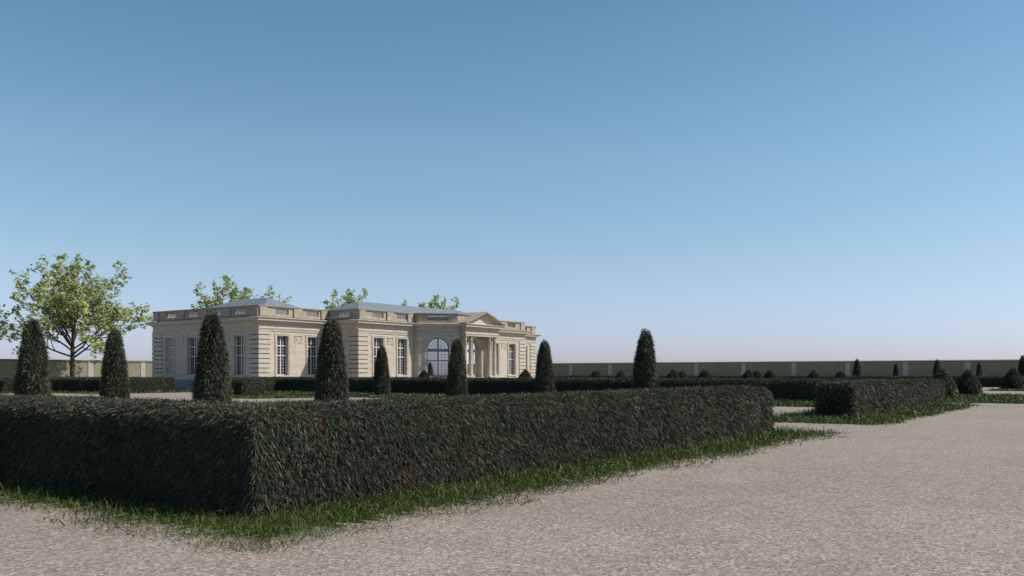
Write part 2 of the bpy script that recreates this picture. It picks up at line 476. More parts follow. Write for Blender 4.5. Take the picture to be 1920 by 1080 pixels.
bushes = [
    (1767, 58.5, 1.02, 'broad pear-shaped bush right behind the end of the short right hedge'),
    (1816, 64, 1.0, 'broad pear-shaped bush standing free on the lawn in front of a wall pier'),
    (1900, 86, 1.15, 'broad dark bush near the right edge, on the far strip of lawn'),
    (795, 81, 1.0, 'low mound bush below the grey arched window of the canted bay'),
    (985, 74, 1.02, 'low mound bush at the foot of the right-hand quoins'),
    (1117, 78, 1.0, 'mound bush between the first two wall piers right of the palace'),
    (1164, 92, 1.0, 'faint mound bush just right of the second wall pier'),
    (1262, 72, 1.0, 'left one of two touching mound bushes right of the lone tall cone'),
    (1279, 84, 1.0, 'right one of two touching mound bushes right of the lone tall cone'),
    (1322, 65, 1.0, 'nearest mound bush rising behind the long hedge, just right of a wall pier'),
    (1403, 73, 1.0, 'left hump of the twin mound bushes above the near hedge end'),
    (1419, 80, 1.0, 'right hump of the twin mound bushes above the near hedge end'),
    (1443, 76, 1.0, 'mound bush directly above the rounded end of the near hedge'),
    (1526, 72, .98, 'mound bush behind the left end of the short right hedge'),
    (1576, 78, .98, 'mound bush left of a wall pier, behind the short right hedge'),
]
for i, (px, F, s_, lab) in enumerate(bushes):
    o = link('topiary_bush', bush_me)
    u, v = at_depth(px, F)
    o.location = (u, v, 0); o.rotation_euler = (0, 0, i * 2.1); o.scale = (s_, s_, s_)
    if i < 3: o.rotation_euler = (0, 0, 0); o.scale = (s_ * (1.9, 1.5, 1.5)[i], s_, s_)
    tag(o, lab, 'bush', 'low clipped bushes of the parterre')

# ------------------------------------------------------------------ hedges
rect = lambda x0, x1, y0, y1: [(x0, y0), (x1, y0), (x1, y1), (x0, y1)]
U0, V0, TH = 6.4, 7.95, 1.35
hedge([(U0, V0), (23.5, V0), (23.5, V0 + TH), (U0 + TH, V0 + TH), (U0 + TH, 22), (U0, 22)], 1.19,
      'large clipped hedge nearest the viewer, its corner pointing at the gravel', cover=3.0, rad=.24)
hedge(rect(32.2, 50.2, 8.0, 9.3), 1.24, 'short straight hedge at right, beyond the gap in the gravel', cover=2.8, rad=.15, amp=.015)
hedge(rect(48.9, 50.2, 9.45, 59.2), 1.24, 'very long shaded hedge running behind the cones, below the palace front')
hedge(rect(38.0, 39.7, 48.4, 49.7), 1.24, 'small cube of hedge between the cone and the corner of the palace')
hedge(rect(44.4, 48.75, 57.9, 59.2), 1.24, 'short sunlit hedge arm meeting the long shaded hedge at its left end')
hedge([(35.3, 75), (38.9, 75), (38.9, 67), (45.5, 67), (45.5, 68.3), (40.2, 68.3), (40.2, 76.3), (36.6, 76.3), (36.6, 82), (35.3, 82)], 1.24,
      'stepped hedge at left in front of the olive wall, under the big tree')
hedge(rect(115, 116.4, -22, 92), 1.24, 'thin distant hedge line at the foot of the far garden wall', cover=1.6)

# ------------------------------------------------------------------ ground
bm = bmesh.new()
gs = [(-900, -900), (1400, -900), (1400, 1400), (-900, 1400)]
mb = MB(); mb.face([(x, y, 0) for x, y in gs]); o = mb.build('ground', M['gravel'], fix=False); tag(o, kind='structure')

def ragged(P, amp, step):
    out = []; n = len(P)
    for i in range(n):
        x0, y0 = P[i]; x1, y1 = P[(i + 1) % n]; l = math.hypot(x1 - x0, y1 - y0); k = max(1, int(l / step))
        nx, ny = (y1 - y0) / l, -(x1 - x0) / l
        for j in range(k):
            t = j / k; a = random.uniform(-amp, amp)
            out.append((x0 + (x1 - x0) * t + nx * a, y0 + (y1 - y0) * t + ny * a))
    return out
def lawn(P, label, dens=1.0, wmin=.0042, fringe=.45, inner=(), blades=True, lmin=.10):
    """turf sheet plus its grass"""
    near = min(math.hypot(x, y) for x, y in P)
    Pi = offset_poly(P, -.42 if near < 30 else -.12)
    RP = ragged(Pi, .22, .07 if near < 30 else .4)
    mb = MB(); mb.face([(x, y, .004) for x, y in RP]); t = mb.build('turf', M['turf'], fix=False); tag(t, kind='structure')
    if not blades: return
    Po = offset_poly(P, fringe)
    xs = [p[0] for p in Po]; ys = [p[1] for p in Po]
    gx = np.arange(min(xs), max(xs) + 2, 2.0); gy = np.arange(min(ys), max(ys) + 2, 2.0)
    A, Wd, Ln = [], [], []
    for a in gx[:-1]:
        for b_ in gy[:-1]:
            cx, cy = a + 1, b_ + 1
            F = cx * CY + cy * SY
            if F < 3: continue
            px = 960 + F_PX * (cx * SY - cy * CY) / F
            if px < -500 or px > 2420: continue
            d = math.hypot(cx, cy); w = min(max(wmin, d * .00062), .035); l = min(max(lmin, w * 13), .20)
            N = int(dens * .95 / (w * l * .5) * 4 * .75)
            x = rng.uniform(a, a + 2, N); y = rng.uniform(b_, b_ + 2, N)
            ins = poly_contains(P, x, y); dd = poly_dist(P, x, y)
            dd = np.where(ins, dd, -dd)
            # patchy, thinning towards the edge
            pn = np.sin(x * 2.3 + y * 1.1) + np.sin(x * .9 - y * 3.1) + np.sin(x * 5.3 + y * 4.7)
            pr_ = np.clip((dd + fringe * .55 + pn * .09) / (fringe * 1.15), .0, 1) ** 1.6
            k = rng.random(N) < pr_
            for h in inner: k &= ~poly_contains(h, x, y)
            k &= (dd > -fringe)
            x, y = x[k], y[k]
            A.append(np.stack([x, y, np.full(len(x), -.004)], 1)); Wd.append(np.full(len(x), w)); Ln.append(np.full(len(x), l))
    if not A: return
    p = np.concatenate(A); w = np.concatenate(Wd); l = np.concatenate(Ln)
    n = len(p)
    l = l * rng.gamma(3.2, .3, n).clip(.3, 2.6); w = w * rng.uniform(.7, 1.3, n)
    c0 = p.mean(0); c0[2] = 0
    nn = np.tile([0, 0, 1.], (n, 1))
    me = blade_mesh('grass', p - c0, nn, l, w, [M['grass']], down=0, out=.9, jit=.62, droop=.34)
    LEAFCOUNT[0] += n
    o = link('grass', me); o.location = c0
    tag(o, label, 'grass', kind='stuff')

H1 = [(U0, V0), (23.5, V0), (23.5, V0 + TH), (U0 + TH, V0 + TH), (U0 + TH, 22), (U0, 22)]
H1i = offset_poly(H1, -.1)
lawn([(5.25, 6.45), (24.3, 6.45), (24.3, 10.7), (9.1, 10.7), (9.1, 23), (5.25, 23)], 'ragged green grass round the foot of the nearest hedge', inner=(H1i,), fringe=.8, dens=.95, lmin=.12)
lawn([(28.6, 6.3), (49.5, 6.3), (49.5, 10.7), (28.6, 10.7)], 'green grass round the foot of the short right hedge', inner=(offset_poly(rect(32.2, 50.2, 8, 9.3), -.1),), fringe=.5)
lawn([(42.2, 11.3), (48.8, 11.3), (48.8, 57.8), (43, 57.8), (39, 51), (36.5, 50.5), (36, 45), (40.5, 44), (42.2, 43.5)],
     'strip of lawn in front of the long shaded hedge', fringe=.4)
lawn([(37.3, 65.2), (47.2, 65.2), (47.2, 66.9), (38.8, 66.9), (38.8, 74.9), (34, 74.9), (34, 73.2), (37.3, 73.2)], 'thin grass strip before the stepped left hedge', fringe=.4)
lawn([(53.2, -40), (73.5, -40), (73.5, 56), (66, 56), (53.2, 50)], 'wide lawn carrying the broad bushes right of the short hedge', fringe=.4, dens=.55)
lawn([(90.5, -40), (112, -40), (112, 6.5), (103, 6.5), (103, 11), (90.5, 11)], 'far strip of lawn near the right edge', fringe=.5, dens=.5)

# ------------------------------------------------------------------ boundary walls
def garden_wall(A, B, n_first, spacing, label, Hh=4.1, inner_side=1):
    L = math.hypot(B[0] - A[0], B[1] - A[1]); ang = math.atan2(B[1] - A[1], B[0] - A[0])
    root = empty('garden_wall', (A[0], A[1], 0), ang)
    tag(root, label, 'wall', 'garden boundary walls')
    mb = MB(); mb.box(0, L, -.25, .25, 0, Hh - .25); mb.build('panel', M['wall_plaster'], root)
    mb = MB(); mb.box(0, L, -.285, .285, -.0, .5); mb.build('base_course', M['wall_cap'], root)
    mb = MB()
    prof = [(-.42, Hh - .25), (.42, Hh - .25), (.42, Hh - .12), (.0, Hh + .06), (-.42, Hh - .12)]
    b0 = [(0, y, z) for y, z in prof]; b1 = [(L, y, z) for y, z in prof]
    for i in range(5): mb.face([b0[i], b0[(i + 1) % 5], b1[(i + 1) % 5], b1[i]])
    mb.face(b0[::-1]); mb.face(b1); mb.build('coping', M['wall_cap'], root)
    pm = MB(); pm.box(-.5, .5, -.36, .36, 0, Hh - .253); pme = pm.mesh('pier', M['wall_pier'])
    x = n_first
    while x < L - .6:
        if x > .6:
            p = link('pier', pme, root); p.location = (x, 0, 0)
        x += spacing
    return root
# far wall (u = 187), seen in shade; far-left wall (v = 164) seen in sun
garden_wall((187, -30), (187, 163.6), (25.58 + 30) % 10.94, 10.94, 'long shaded olive wall with grey stone piers across the right half')
garden_wall((20, 164), (187.4, 164), 7.3, 10.94, 'sunlit olive plaster wall with pale piers behind the big tree')

# ------------------------------------------------------------------ trees
def make_tree(seed):
    rd = random.Random(seed)
    tb = MB(); leaves = []
    def tube(pts, radii, n=7):
        b = len(tb.v)
        for i, (p, r_) in enumerate(zip(pts, radii)):
            d = (pts[min(i + 1, len(pts) - 1)] - pts[max(i - 1, 0)]).normalized()
            x = d.orthogonal().normalized(); y = d.cross(x)
            for k in range(n):
                a = 2 * math.pi * k / n; q = p + (x * math.cos(a) + y * math.sin(a)) * r_
                tb.v.append(tuple(q))
        for i in range(len(pts) - 1):
            for k in range(n):
                k2 = (k + 1) % n
                tb.f.append((b + i * n + k, b + i * n + k2, b + (i + 1) * n + k2, b + (i + 1) * n + k)); tb.m.append(0); tb.sm.append(True)
    def limb(p, d, L, r0, lev):
        nseg = 7 if lev < 2 else 5
        pts = [p]; rad = [r0]; dd = d.copy(); q = p.copy()
        for i in range(nseg):
            wob = Vector((rd.gauss(0, 1), rd.gauss(0, 1), rd.gauss(0, .8))) * (.11 if lev < 2 else .2)
            dd = (dd + wob + Vector((0, 0, .06 if lev < 2 else .02))).normalized()
            q = q + dd * (L / nseg); pts.append(q.copy()); rad.append(max(.012, r0 * (1 - .85 * (i + 1) / nseg)))
        tube(pts, rad, 8 if lev == 0 else 5 if lev == 1 else 3)
        if lev < 3:
            kids = {0: 9, 1: 6, 2: 5}[lev]
            for k in range(kids):
                t = .22 + .78 * (k + rd.random() * .8) / kids
                f_ = min(t, .999) * nseg; i = int(f_); pp = pts[i].lerp(pts[i + 1], f_ - i)
                base = (pts[i + 1] - pts[i]).normalized()
                ax = base.orthogonal().normalized(); ax.rotate(Matrix.Rotation(rd.uniform(0, 2 * math.pi), 3, base))
                nd_ = (base * rd.uniform(.7, 1.1) + ax * rd.uniform(.6, 1.0)).normalized()
                limb(pp, nd_, L * rd.uniform(.34, .52) * (1.15 - .45 * t), rad[i] * .5 + .01, lev + 1)
        if lev >= 2:
            for i in range(1, nseg + 1):
                for _ in range(1 if lev == 2 else rd.choice((1, 1, 2))):
                    leaves.append(pts[i] + Vector((rd.gauss(0, .20), rd.gauss(0, .20), rd.gauss(0, .16))))
    trunk_top = Vector((.15, .1, 8.6))
    tube([Vector((0, 0, -.1)), Vector((.02, 0, .5)), Vector((.05, .02, 2.5)), Vector((.08, .06, 5.0)), Vector((.12, .08, 7)), trunk_top], [.58, .46, .42, .38, .33, .27], 10)
    mains = []
    for k in range(10):
        a = k * 2.4 + rd.uniform(-.25, .25); z = 4.7 + 3.6 * k / 10
        tilt = R(74 - 3.8 * k + rd.uniform(-6, 6))
        mains.append((Vector((.1, .06, z)), Vector((math.cos(a) * math.sin(tilt), math.sin(a) * math.sin(tilt), math.cos(tilt))), rd.uniform(11.0, 13.2), .20))
    for k in range(4):
        a = k * 1.7 + .4; tilt = R(10 + 7 * k)
        mains.append((trunk_top, Vector((math.cos(a) * math.sin(tilt), math.sin(a) * math.sin(tilt), math.cos(tilt))), rd.uniform(12.5, 14.3), .19))
    for p, d, L, r0 in mains: limb(p, d, L, r0, 0)
    # leaves: little lobed blades
    P = np.array([tuple(l) for l in leaves]); n = len(P)
    g = np.random.default_rng(seed)
    keep = g.random(n) < min(1, 10500 / n); P = P[keep]; n = len(P)
    P = P + g.normal(size=(n, 3)) * .10
    S = g.uniform(.34, .62, n)[:, None]
    a1 = g.normal(size=(n, 3)); a1[:, 2] *= .6; a1 /= np.linalg.norm(a1, axis=1)[:, None]
    up = g.normal(size=(n, 3)) * .65 + np.array([0, 0, 1.0]); b1 = np.cross(a1, up); b1 /= np.linalg.norm(b1, axis=1)[:, None]
    c1 = np.cross(a1, b1)
    outl = [(-.55, 0, 0), (-.25, .42, .06), (.05, .24, .02), (.30, .46, .05), (.36, .18, 0), (.75, 0, -.06), (.36, -.18, 0), (.30, -.46, .05), (.05, -.24, .02), (-.25, -.42, .06)]
    V = np.stack([P + a1 * S * x + b1 * S * y + c1 * S * z for x, y, z in outl], 1).reshape(-1, 3)
    k = len(outl)
    me = bpy.data.meshes.new('crown')
    me.vertices.add(len(V)); me.vertices.foreach_set('co', V.astype(np.float32).ravel())
    # two half-leaves sharing the midrib
    b0 = np.arange(n) * k
    h1 = np.stack([b0 + i for i in (0, 1, 2, 3, 4, 5)], 1); h2 = np.stack([b0 + i for i in (0, 5, 6, 7, 8, 9)], 1)
    lo = np.concatenate([h1.ravel(), h2.ravel()]).astype(np.int32)
    me.loops.add(len(lo)); me.loops.foreach_set('vertex_index', lo)
    st = (np.arange(2 * n) * 6).astype(np.int32); me.polygons.add(2 * n); me.polygons.foreach_set('loop_start', st)
    me.materials.append(M['tree_leaf']); me.update(calc_edges=True); me.validate()
    root = empty('broadleaf_tree')
    tb.build('trunk', M['bark'], root, fix=False)
    link('crown', me, root)
    return root
tree = make_tree(11)
spots = [(84.6, 155, 0.2, .90, 'large light green tree at far left, in front of the sunlit wall'),
         (121.5, 157, 2.4, .85, 'light green treetop above the shaded side of the palace roof'),
         (153, 156, 4.0, .85, 'light green treetop over the dip between the two palace roofs'),
         (181.5, 154, 5.3, .88, 'smallest light green treetop above the middle of the palace roof')]
for i, (u, v, a, s_, lab) in enumerate(spots):
    o = tree if i == 0 else copy_tree(tree)
    o.location = (u, v, 0); o.rotation_euler = (0, 0, a); k_ = 1.24 if i == 1 else 1.1; o.scale = (s_ * k_, s_ * k_, s_)
    tag(o, lab, 'tree', 'row of light green trees along the back wall')

# ------------------------------------------------------------------ the palace
PAL = empty('palace', (75.5, 70, 0))
tag(PAL, 'long single-storey limestone palace with balustrade, zinc roof and columned portico', 'palace')
OX, OY = 75.5, 70
def pb(mb, name, mat, parent=None):
    """link a mesh given in world coordinates under the palace"""
    mb.v = [(x - OX, y - OY, z) for x, y, z in mb.v]
    return mb.build(name, mat, parent or PAL)
FP = [(52.75, 65), (61.27, 65), (61.27, 60.9), (69.3, 60.9), (69.3, 60.3), (72.2, 57.4), (78.8, 57.4), (81.7, 60.3), (81.7, 60.9),
      (89.73, 60.9), (89.73, 65), (98.25, 65), (98.25, 81.3), (52.75, 81.3)]
NE = len(FP)
Z_FLOOR, Z_ENT, Z_COR, Z_PAR = 1.0, 5.5, 6.85, 7.83

def wall_grid(mb, P, i, off_out, thick, z0, z1, rects=(), arches=()):
    """one wall of the footprint, with rectangular openings (s0,s1,z0,z1) and arched ones (s0,s1,z0,zspring)"""
    n = len(P)
    Po = offset_poly(P, off_out); Pi = offset_poly(P, off_out - thick)
    A, B = P[i], P[(i + 1) % n]; L = math.hypot(B[0] - A[0], B[1] - A[1]); t = ((B[0] - A[0]) / L, (B[1] - A[1]) / L); nr = (t[1], -t[0])
    so0 = (Po[i][0] - A[0]) * t[0] + (Po[i][1] - A[1]) * t[1]; so1 = (Po[(i + 1) % n][0] - A[0]) * t[0] + (Po[(i + 1) % n][1] - A[1]) * t[1]
    si0 = (Pi[i][0] - A[0]) * t[0] + (Pi[i][1] - A[1]) * t[1]; si1 = (Pi[(i + 1) % n][0] - A[0]) * t[0] + (Pi[(i + 1) % n][1] - A[1]) * t[1]
    ops = [(a, b_, c, d, False) for a, b_, c, d in rects] + [(a, b_, c, d + (b_ - a) / 2, True) for a, b_, c, d in arches]
    ss = sorted(set([round(so0, 5), round(so1, 5)] + [o_[k] for o_ in ops for k in (0, 1)]))
    zz = sorted(set([z0, z1] + [o_[k] for o_ in ops for k in (2, 3)]))
    def W(s, d, z): return (A[0] + t[0] * s + nr[0] * (off_out - d), A[1] + t[1] * s + nr[1] * (off_out - d), z)
    def inner(s):
        if abs(s - so0) < 1e-4: return si0
        if abs(s - so1) < 1e-4: return si1
        return s
    hole = lambda s, z: any(o_[0] < s < o_[1] and o_[2] < z < o_[3] for o_ in ops)
    for a, b_ in zip(ss, ss[1:]):
        for c, d in zip(zz, zz[1:]):
            if hole((a + b_) / 2, (c + d) / 2): continue
            mb.face([W(a, 0, c), W(b_, 0, c), W(b_, 0, d), W(a, 0, d)])
            mb.face([W(inner(b_), thick, c), W(inner(a), thick, c), W(inner(a), thick, d), W(inner(b_), thick, d)], 1)
    for a, b_, c, d, arch in ops:
        if not arch:
            mb.face([W(a, 0, d), W(b_, 0, d), W(b_, thick, d), W(a, thick, d)])
            zt = d
        else:
            r_ = (b_ - a) / 2; zs = d - r_; cx = (a + b_) / 2; K = 24
            ap = [(cx - r_ * math.cos(math.pi * k / K), zs + r_ * math.sin(math.pi * k / K)) for k in range(K + 1)]
            for (s1, q1), (s2, q2) in zip(ap, ap[1:]):
                mb.face([W(s1, 0, q1), W(s2, 0, q2), W(s2, 0, d), W(s1, 0, d)]) if abs(q1 - d) > 1e-4 or abs(q2 - d) > 1e-4 else None
                mb.face([W(s2, thick, q2), W(s1, thick, q1), W(s1, thick, d), W(s2, thick, d)], 1) if abs(q1 - d) > 1e-4 or abs(q2 - d) > 1e-4 else None
                mb.face([W(s1, 0, q1), W(s1, thick, q1), W(s2, thick, q2), W(s2, 0, q2)])
            zt = zs
        mb.face([W(a, 0, c), W(a, thick, c), W(b_, thick, c), W(b_, 0, c)])
        mb.face([W(a, 0, c), W(a, 0, zt), W(a, thick, zt), W(a, thick, c)])
        mb.face([W(b_, 0, c), W(b_, thick, c), W(b_, thick, zt), W(b_, 0, zt)])
    # top and bottom
    for zq in (z0, z1):
        mb.face([W(so0, 0, zq), W(so1, 0, zq), W(si1, thick, zq), W(si0, thick, zq)])

FPW = FP[:6] + [(72.9, 57.4), (72.9, 57.9), (78.1, 57.9), (78.1, 57.4)] + FP[6:]
WMAP = {k: k for k in range(5)}; WMAP.update({7: 5, 10: 6, 11: 7, 12: 8, 13: 9, 14: 10, 15: 11, 16: 12, 17: 13})
class Frame:
    """local frame of one facade: s along, d inward, z up"""
    def __init__(s, i):
        A, B = FP[i], FP[(i + 1) % NE]; s.L = math.hypot(B[0] - A[0], B[1] - A[1]); s.A = A
        s.t = ((B[0] - A[0]) / s.L, (B[1] - A[1]) / s.L); s.n = (s.t[1], -s.t[0])
    def W(s, a, d, z): return (s.A[0] + s.t[0] * a - s.n[0] * d, s.A[1] + s.t[1] * a - s.n[1] * d, z)
    def box(s, mb, s0, s1, d0, d1, z0, z1):
        mb.hexa([s.W(s0, d0, z0), s.W(s1, d0, z0), s.W(s1, d1, z0), s.W(s0, d1, z0), s.W(s0, d0, z1), s.W(s1, d0, z1), s.W(s1, d1, z1), s.W(s0, d1, z1)])

WZ0, WZ1, HW = 1.42, 5.11, .69
def rect_window(fr, sc_, arch_like=False, detail=True):
    mb = MB(); a, b_ = sc_ - HW, sc_ + HW
    d0, d1 = .30, .37
    e = .004
    for x0, x1, z0, z1 in ((a + e, a + .075, WZ0 + e, WZ1 - e), (b_ - .075, b_ - e, WZ0 + e, WZ1 - e)): fr.box(mb, x0, x1, d0, d1, z0, z1)
    for z0, z1 in ((WZ0 + e, WZ0 + .09), (WZ1 - .09, WZ1 - e)): fr.box(mb, a + .077, b_ - .077, d0 + .003, d1 - .003, z0, z1)
    for zc in (3.26, 4.18): fr.box(mb, a + .077, b_ - .077, d0 - .03, d1, zc - .055, zc + .055)
    zsec = [(WZ0 + .092, 3.203), (3.317, 4.123), (4.237, WZ1 - .092)]
    for z0, z1 in zsec: fr.box(mb, sc_ - .055, sc_ + .055, d0 - .02, d1 - .003, z0, z1)
    if detail:
        for z0, z1 in zsec:
            for sg in (-1, 1):
                m_ = sc_ + sg * (HW / 2 + .0); fr.box(mb, m_ - .014, m_ + .014, d0 + .02, d1 - .02, z0, z1)
            k = max(2, round((z1 - z0) / .29))
            for j in range(1, k):
                zc = z0 + (z1 - z0) * j / k
                for x0, x1 in ((a + .077, sc_ - .057), (sc_ + .057, b_ - .077)):
                    fr.box(mb, x0, x1, d0 + .023, d1 - .023, zc - .012, zc + .012)
    w = pb(mb, 'window', M['frame'])
    mb = MB(); mb.face([fr.W(a + .03, .335, WZ0 + .03), fr.W(b_ - .03, .335, WZ0 + .03), fr.W(b_ - .03, .335, WZ1 - .03), fr.W(a + .03, .335, WZ1 - .03)])
    pb(mb, 'pane', M['glass'], w)
    if detail:
        mb = MB()   # moulded stone surround with ears and sill
        for o0, o1, pr_ in ((0.0, .13, .045), (.13, .20, .075)):
            fr.box(mb, a - o1, a - o0, -pr_, .01, WZ0 - .02, WZ1 + o0); fr.box(mb, b_ + o0, b_ + o1, -pr_, .01, WZ0 - .02, WZ1 + o0)
            fr.box(mb, a - o1 - .002, b_ + o1 + .002, -pr_ - .002, .01, WZ1 + o0, WZ1 + o1)
        fr.box(mb, a - .26, a - .20, -.06, .01, WZ1 - .95, WZ1 + .2); fr.box(mb, b_ + .20, b_ + .26, -.06, .01, WZ1 - .95, WZ1 + .2)
        fr.box(mb, a - .24, b_ + .24, -.12, .28, WZ0 - .16, WZ0 - .022)
        pb(mb, 'surround', M['trim'], w)
    return (a, b_, WZ0, WZ1)

def arch_window(fr, sc_, r_, z0, zs, mat_f, mat_g):
    mb = MB(); a, b_ = sc_ - r_, sc_ + r_; d0, d1 = .30, .38
    def arc(ri, ro, da, db, a0=0, a1=math.pi, K=26):
        for k in range(K):
            t0 = a0 + (a1 - a0) * k / K; t1 = a0 + (a1 - a0) * (k + 1) / K
            q = lambda r0, t, d: fr.W(sc_ + r0 * math.cos(t), d, zs + r0 * math.sin(t))
            mb.hexa([q(ri, t0, da), q(ro, t0, da), q(ro, t0, db), q(ri, t0, db), q(ri, t1, da), q(ro, t1, da), q(ro, t1, db), q(ri, t1, db)])
    e = .004
    arc(r_ - .09, r_ - e, d0, d1)
    fr.box(mb, a + e, a + .09, d0, d1, z0 + e, zs - .002); fr.box(mb, b_ - .09, b_ - e, d0, d1, z0 + e, zs - .002)
    fr.box(mb, a + .092, b_ - .092, d0 - .04, d1, zs - .30, zs + .02)
    zm = 2.92
    fr.box(mb, a + .092, b_ - .092, d0 - .02, d1, zm - .06, zm + .06)
    fr.box(mb, a + .092, b_ - .092, d0, d1 - .003, z0 + e, z0 + .25)
    for q0, q1, hw in ((z0 + .252, zm - .062, .06), (zm + .062, zs - .302, .08), (zs + .022, zs + r_ - .09, .08)):
        fr.box(mb, sc_ - hw, sc_ + hw, d0 - .03, d1 - .003, q0, q1)
    for sg in (-1, 1):
        for k in (1, 2):
            x = sc_ + sg * (.1 + (r_ - .19) * k / 3)
            for q0, q1 in ((z0 + .252, zm - .062), (zm + .062, zs - .302)): fr.box(mb, x - .014, x + .014, d0 + .025, d1 - .025, q0, q1)
    for q0, q1, n_ in ((z0 + .252, zm - .062, 5), (zm + .062, zs - .302, 3)):
        for j in range(1, n_):
            zc = q0 + (q1 - q0) * j / n_
            fr.box(mb, a + .095, sc_ - .102, d0 + .028, d1 - .028, zc - .012, zc + .012); fr.box(mb, sc_ + .102, b_ - .095, d0 + .028, d1 - .028, zc - .012, zc + .012)
    for rr in (.42, .76): arc(rr - .014, rr + .014, d0 + .025, d1 - .025, R(4), R(176))
    for dg in (22, 45, 68, 112, 135, 158):
        t = R(dg); tx, tz = math.cos(t), math.sin(t); ri = .42 if dg in (22, 68, 112, 158) else .12
        p = [(ri, -.013), (r_ - .09, -.013), (r_ - .09, .013), (ri, .013)]
        pts = [(sc_ + q * tx - w_ * tz, zs + q * tz + w_ * tx) for q, w_ in p]
        mb.hexa([fr.W(s_, d0 + .022, z) for s_, z in pts] + [fr.W(s_, d1 - .022, z) for s_, z in pts])
    w = pb(mb, 'arched_window', mat_f)
    mb = MB(); pts = [fr.W(a + .03, .34, z0 + .02), fr.W(b_ - .03, .34, z0 + .02)] + [fr.W(sc_ + (r_ - .03) * math.cos(math.pi * k / 24), .34, zs + (r_ - .03) * math.sin(math.pi * k / 24)) for k in range(25)]
    mb.face(pts); pb(mb, 'pane', mat_g, w)
    mb = MB()   # archivolt and imposts
    for k in range(28):
        t0, t1 = math.pi * k / 28, math.pi * (k + 1) / 28
        for ri, ro, pr_ in ((r_, r_ + .14, .05), (r_ + .14, r_ + .20, .08)):
            q = lambda r0, t, d: fr.W(sc_ + r0 * math.cos(t), d, zs + r0 * math.sin(t))
            mb.hexa([q(ri, t0, -pr_), q(ro, t0, -pr_), q(ro, t0, .01), q(ri, t0, .01), q(ri, t1, -pr_), q(ro, t1, -pr_), q(ro, t1, .01), q(ri, t1, .01)])
    for sg in (-1, 1):
        x0, x1 = sorted((sc_ + sg * r_, sc_ + sg * (r_ + .24)))
        fr.box(mb, x0, x1, -.09, .01, zs - .16, zs - .003); fr.box(mb, x0 + .02, x1 - .02, -.045, .01, z0, zs - .163)
        # recessed panel edge: slim pilaster strip up to the architrave
        x0, x1 = sorted((sc_ + sg * (r_ + .30), sc_ + sg * (r_ + .36)))
        fr.box(mb, x0, x1, -.05, .01, z0, Z_ENT - .004)
    pb(mb, 'archivolt', M['trim'], w)
    return (a, b_, z0, zs)

def swag(fr, sc_):
    """carved garland panel between two windows"""
    mb = MB(); z1 = 5.17
    fr.box(mb, sc_ - .50, sc_ + .50, -.06, .01, 5.13, z1 + .03)
    for sg in (-1, 1): fr.box(mb, *sorted((sc_ + sg * .36, sc_ + sg * .42)), -.04, .01, 4.42, 5.1)
    def ribbon(fn, w_, pr_):
        K = 14
        for k in range(K):
            q0, q1 = fn(k / K), fn((k + 1) / K)
            mb.hexa([fr.W(q0[0], -pr_, q0[1] - w_), fr.W(q1[0], -pr_, q1[1] - w_), fr.W(q1[0], .01, q1[1] - w_), fr.W(q0[0], .01, q0[1] - w_),
                     fr.W(q0[0], -pr_, q0[1] + w_), fr.W(q1[0], -pr_, q1[1] + w_), fr.W(q1[0], .01, q1[1] + w_), fr.W(q0[0], .01, q0[1] + w_)])
    ribbon(lambda t: (sc_ - .33 + .66 * t, 5.02 - .26 * math.sin(math.pi * t)), .030, .035)
    ribbon(lambda t: (sc_ - .42 + .84 * t, 4.42 + .14 * math.sin(math.pi * t) ** 2), .022, .035)
    pb(mb, 'garland_panel', M['trim'])

frs = [Frame(i) for i in range(NE)]
fr5 = Frame(5); fr5.A = (72.9, 57.9); fr5.L = 5.2; frs[5] = fr5
# window centres along each facade
rw = {0: [55.5 - 52.75, 59.25 - 52.75], 2: [64.03 - 61.27, 67.5 - 61.27], 8: [83.5 - 81.7, 86.97 - 81.7], 10: [91.75 - 89.73, 95.5 - 89.73],
      13: [81.3 - z_ for z_ in (78.45, 74.9, 71.35, 67.8)], 11: [67.8 - 65, 71.35 - 65, 74.9 - 65, 78.45 - 65],
      12: [3.2 + 4.35 * k for k in range(10)]}
# edge indices: 0 wing, 1 return, 2 forward block, 3 small return, 4 canted, 5 portico wall, 6 canted, 7 return, 8 block, 9 return, 10 wing, 11 right side, 12 back, 13 left side
rects = {i: [] for i in range(NE)}; arches = {i: [] for i in range(NE)}
for i, cs in rw.items():
    for c_ in cs: rects[i].append(rect_window(frs[i], c_, detail=(i not in (11, 12))))
Lc = frs[4].L
arches[4].append(arch_window(frs[4], Lc / 2, 1.13, 1.1, 4.14, M['frame_grey'], M['glass_mirror']))
arches[5].append(arch_window(frs[5], frs[5].L / 2, 1.18, 1.1, 4.14, M['door_frame'], M['glass']))
arches[6].append(arch_window(frs[6], Lc / 2, 1.13, 1.1, 4.14, M['frame_grey'], M['glass_mirror']))
for i, c_ in ((0, 57.4 - 52.75), (2, 65.77 - 61.27), (8, 85.23 - 81.7), (13, 81.3 - 76.67), (13, 81.3 - 73.12), (13, 81.3 - 69.57)): swag(frs[i], c_)
mb = MB()
for i in range(len(FPW)): wall_grid(mb, FPW, i, 0, .5, 0.02, 6.4, rects.get(WMAP.get(i), []), arches.get(WMAP.get(i), []))
pb(mb, 'wall', [M['stone'], M['inside']])
mb = MB(); rg = sweep(mb, FPW, [(0, .015), (.09, .015), (.09, .90), (.05, .96), (0, .98)]); pb(mb, 'plinth', M['plinth'])
# base moulding / string under the windows
mb = MB(); sweep(mb, FPW, [(0, .985), (.05, .985), (.05, 1.16), (0, 1.18)]); pb(mb, 'string_course', M['trim'])
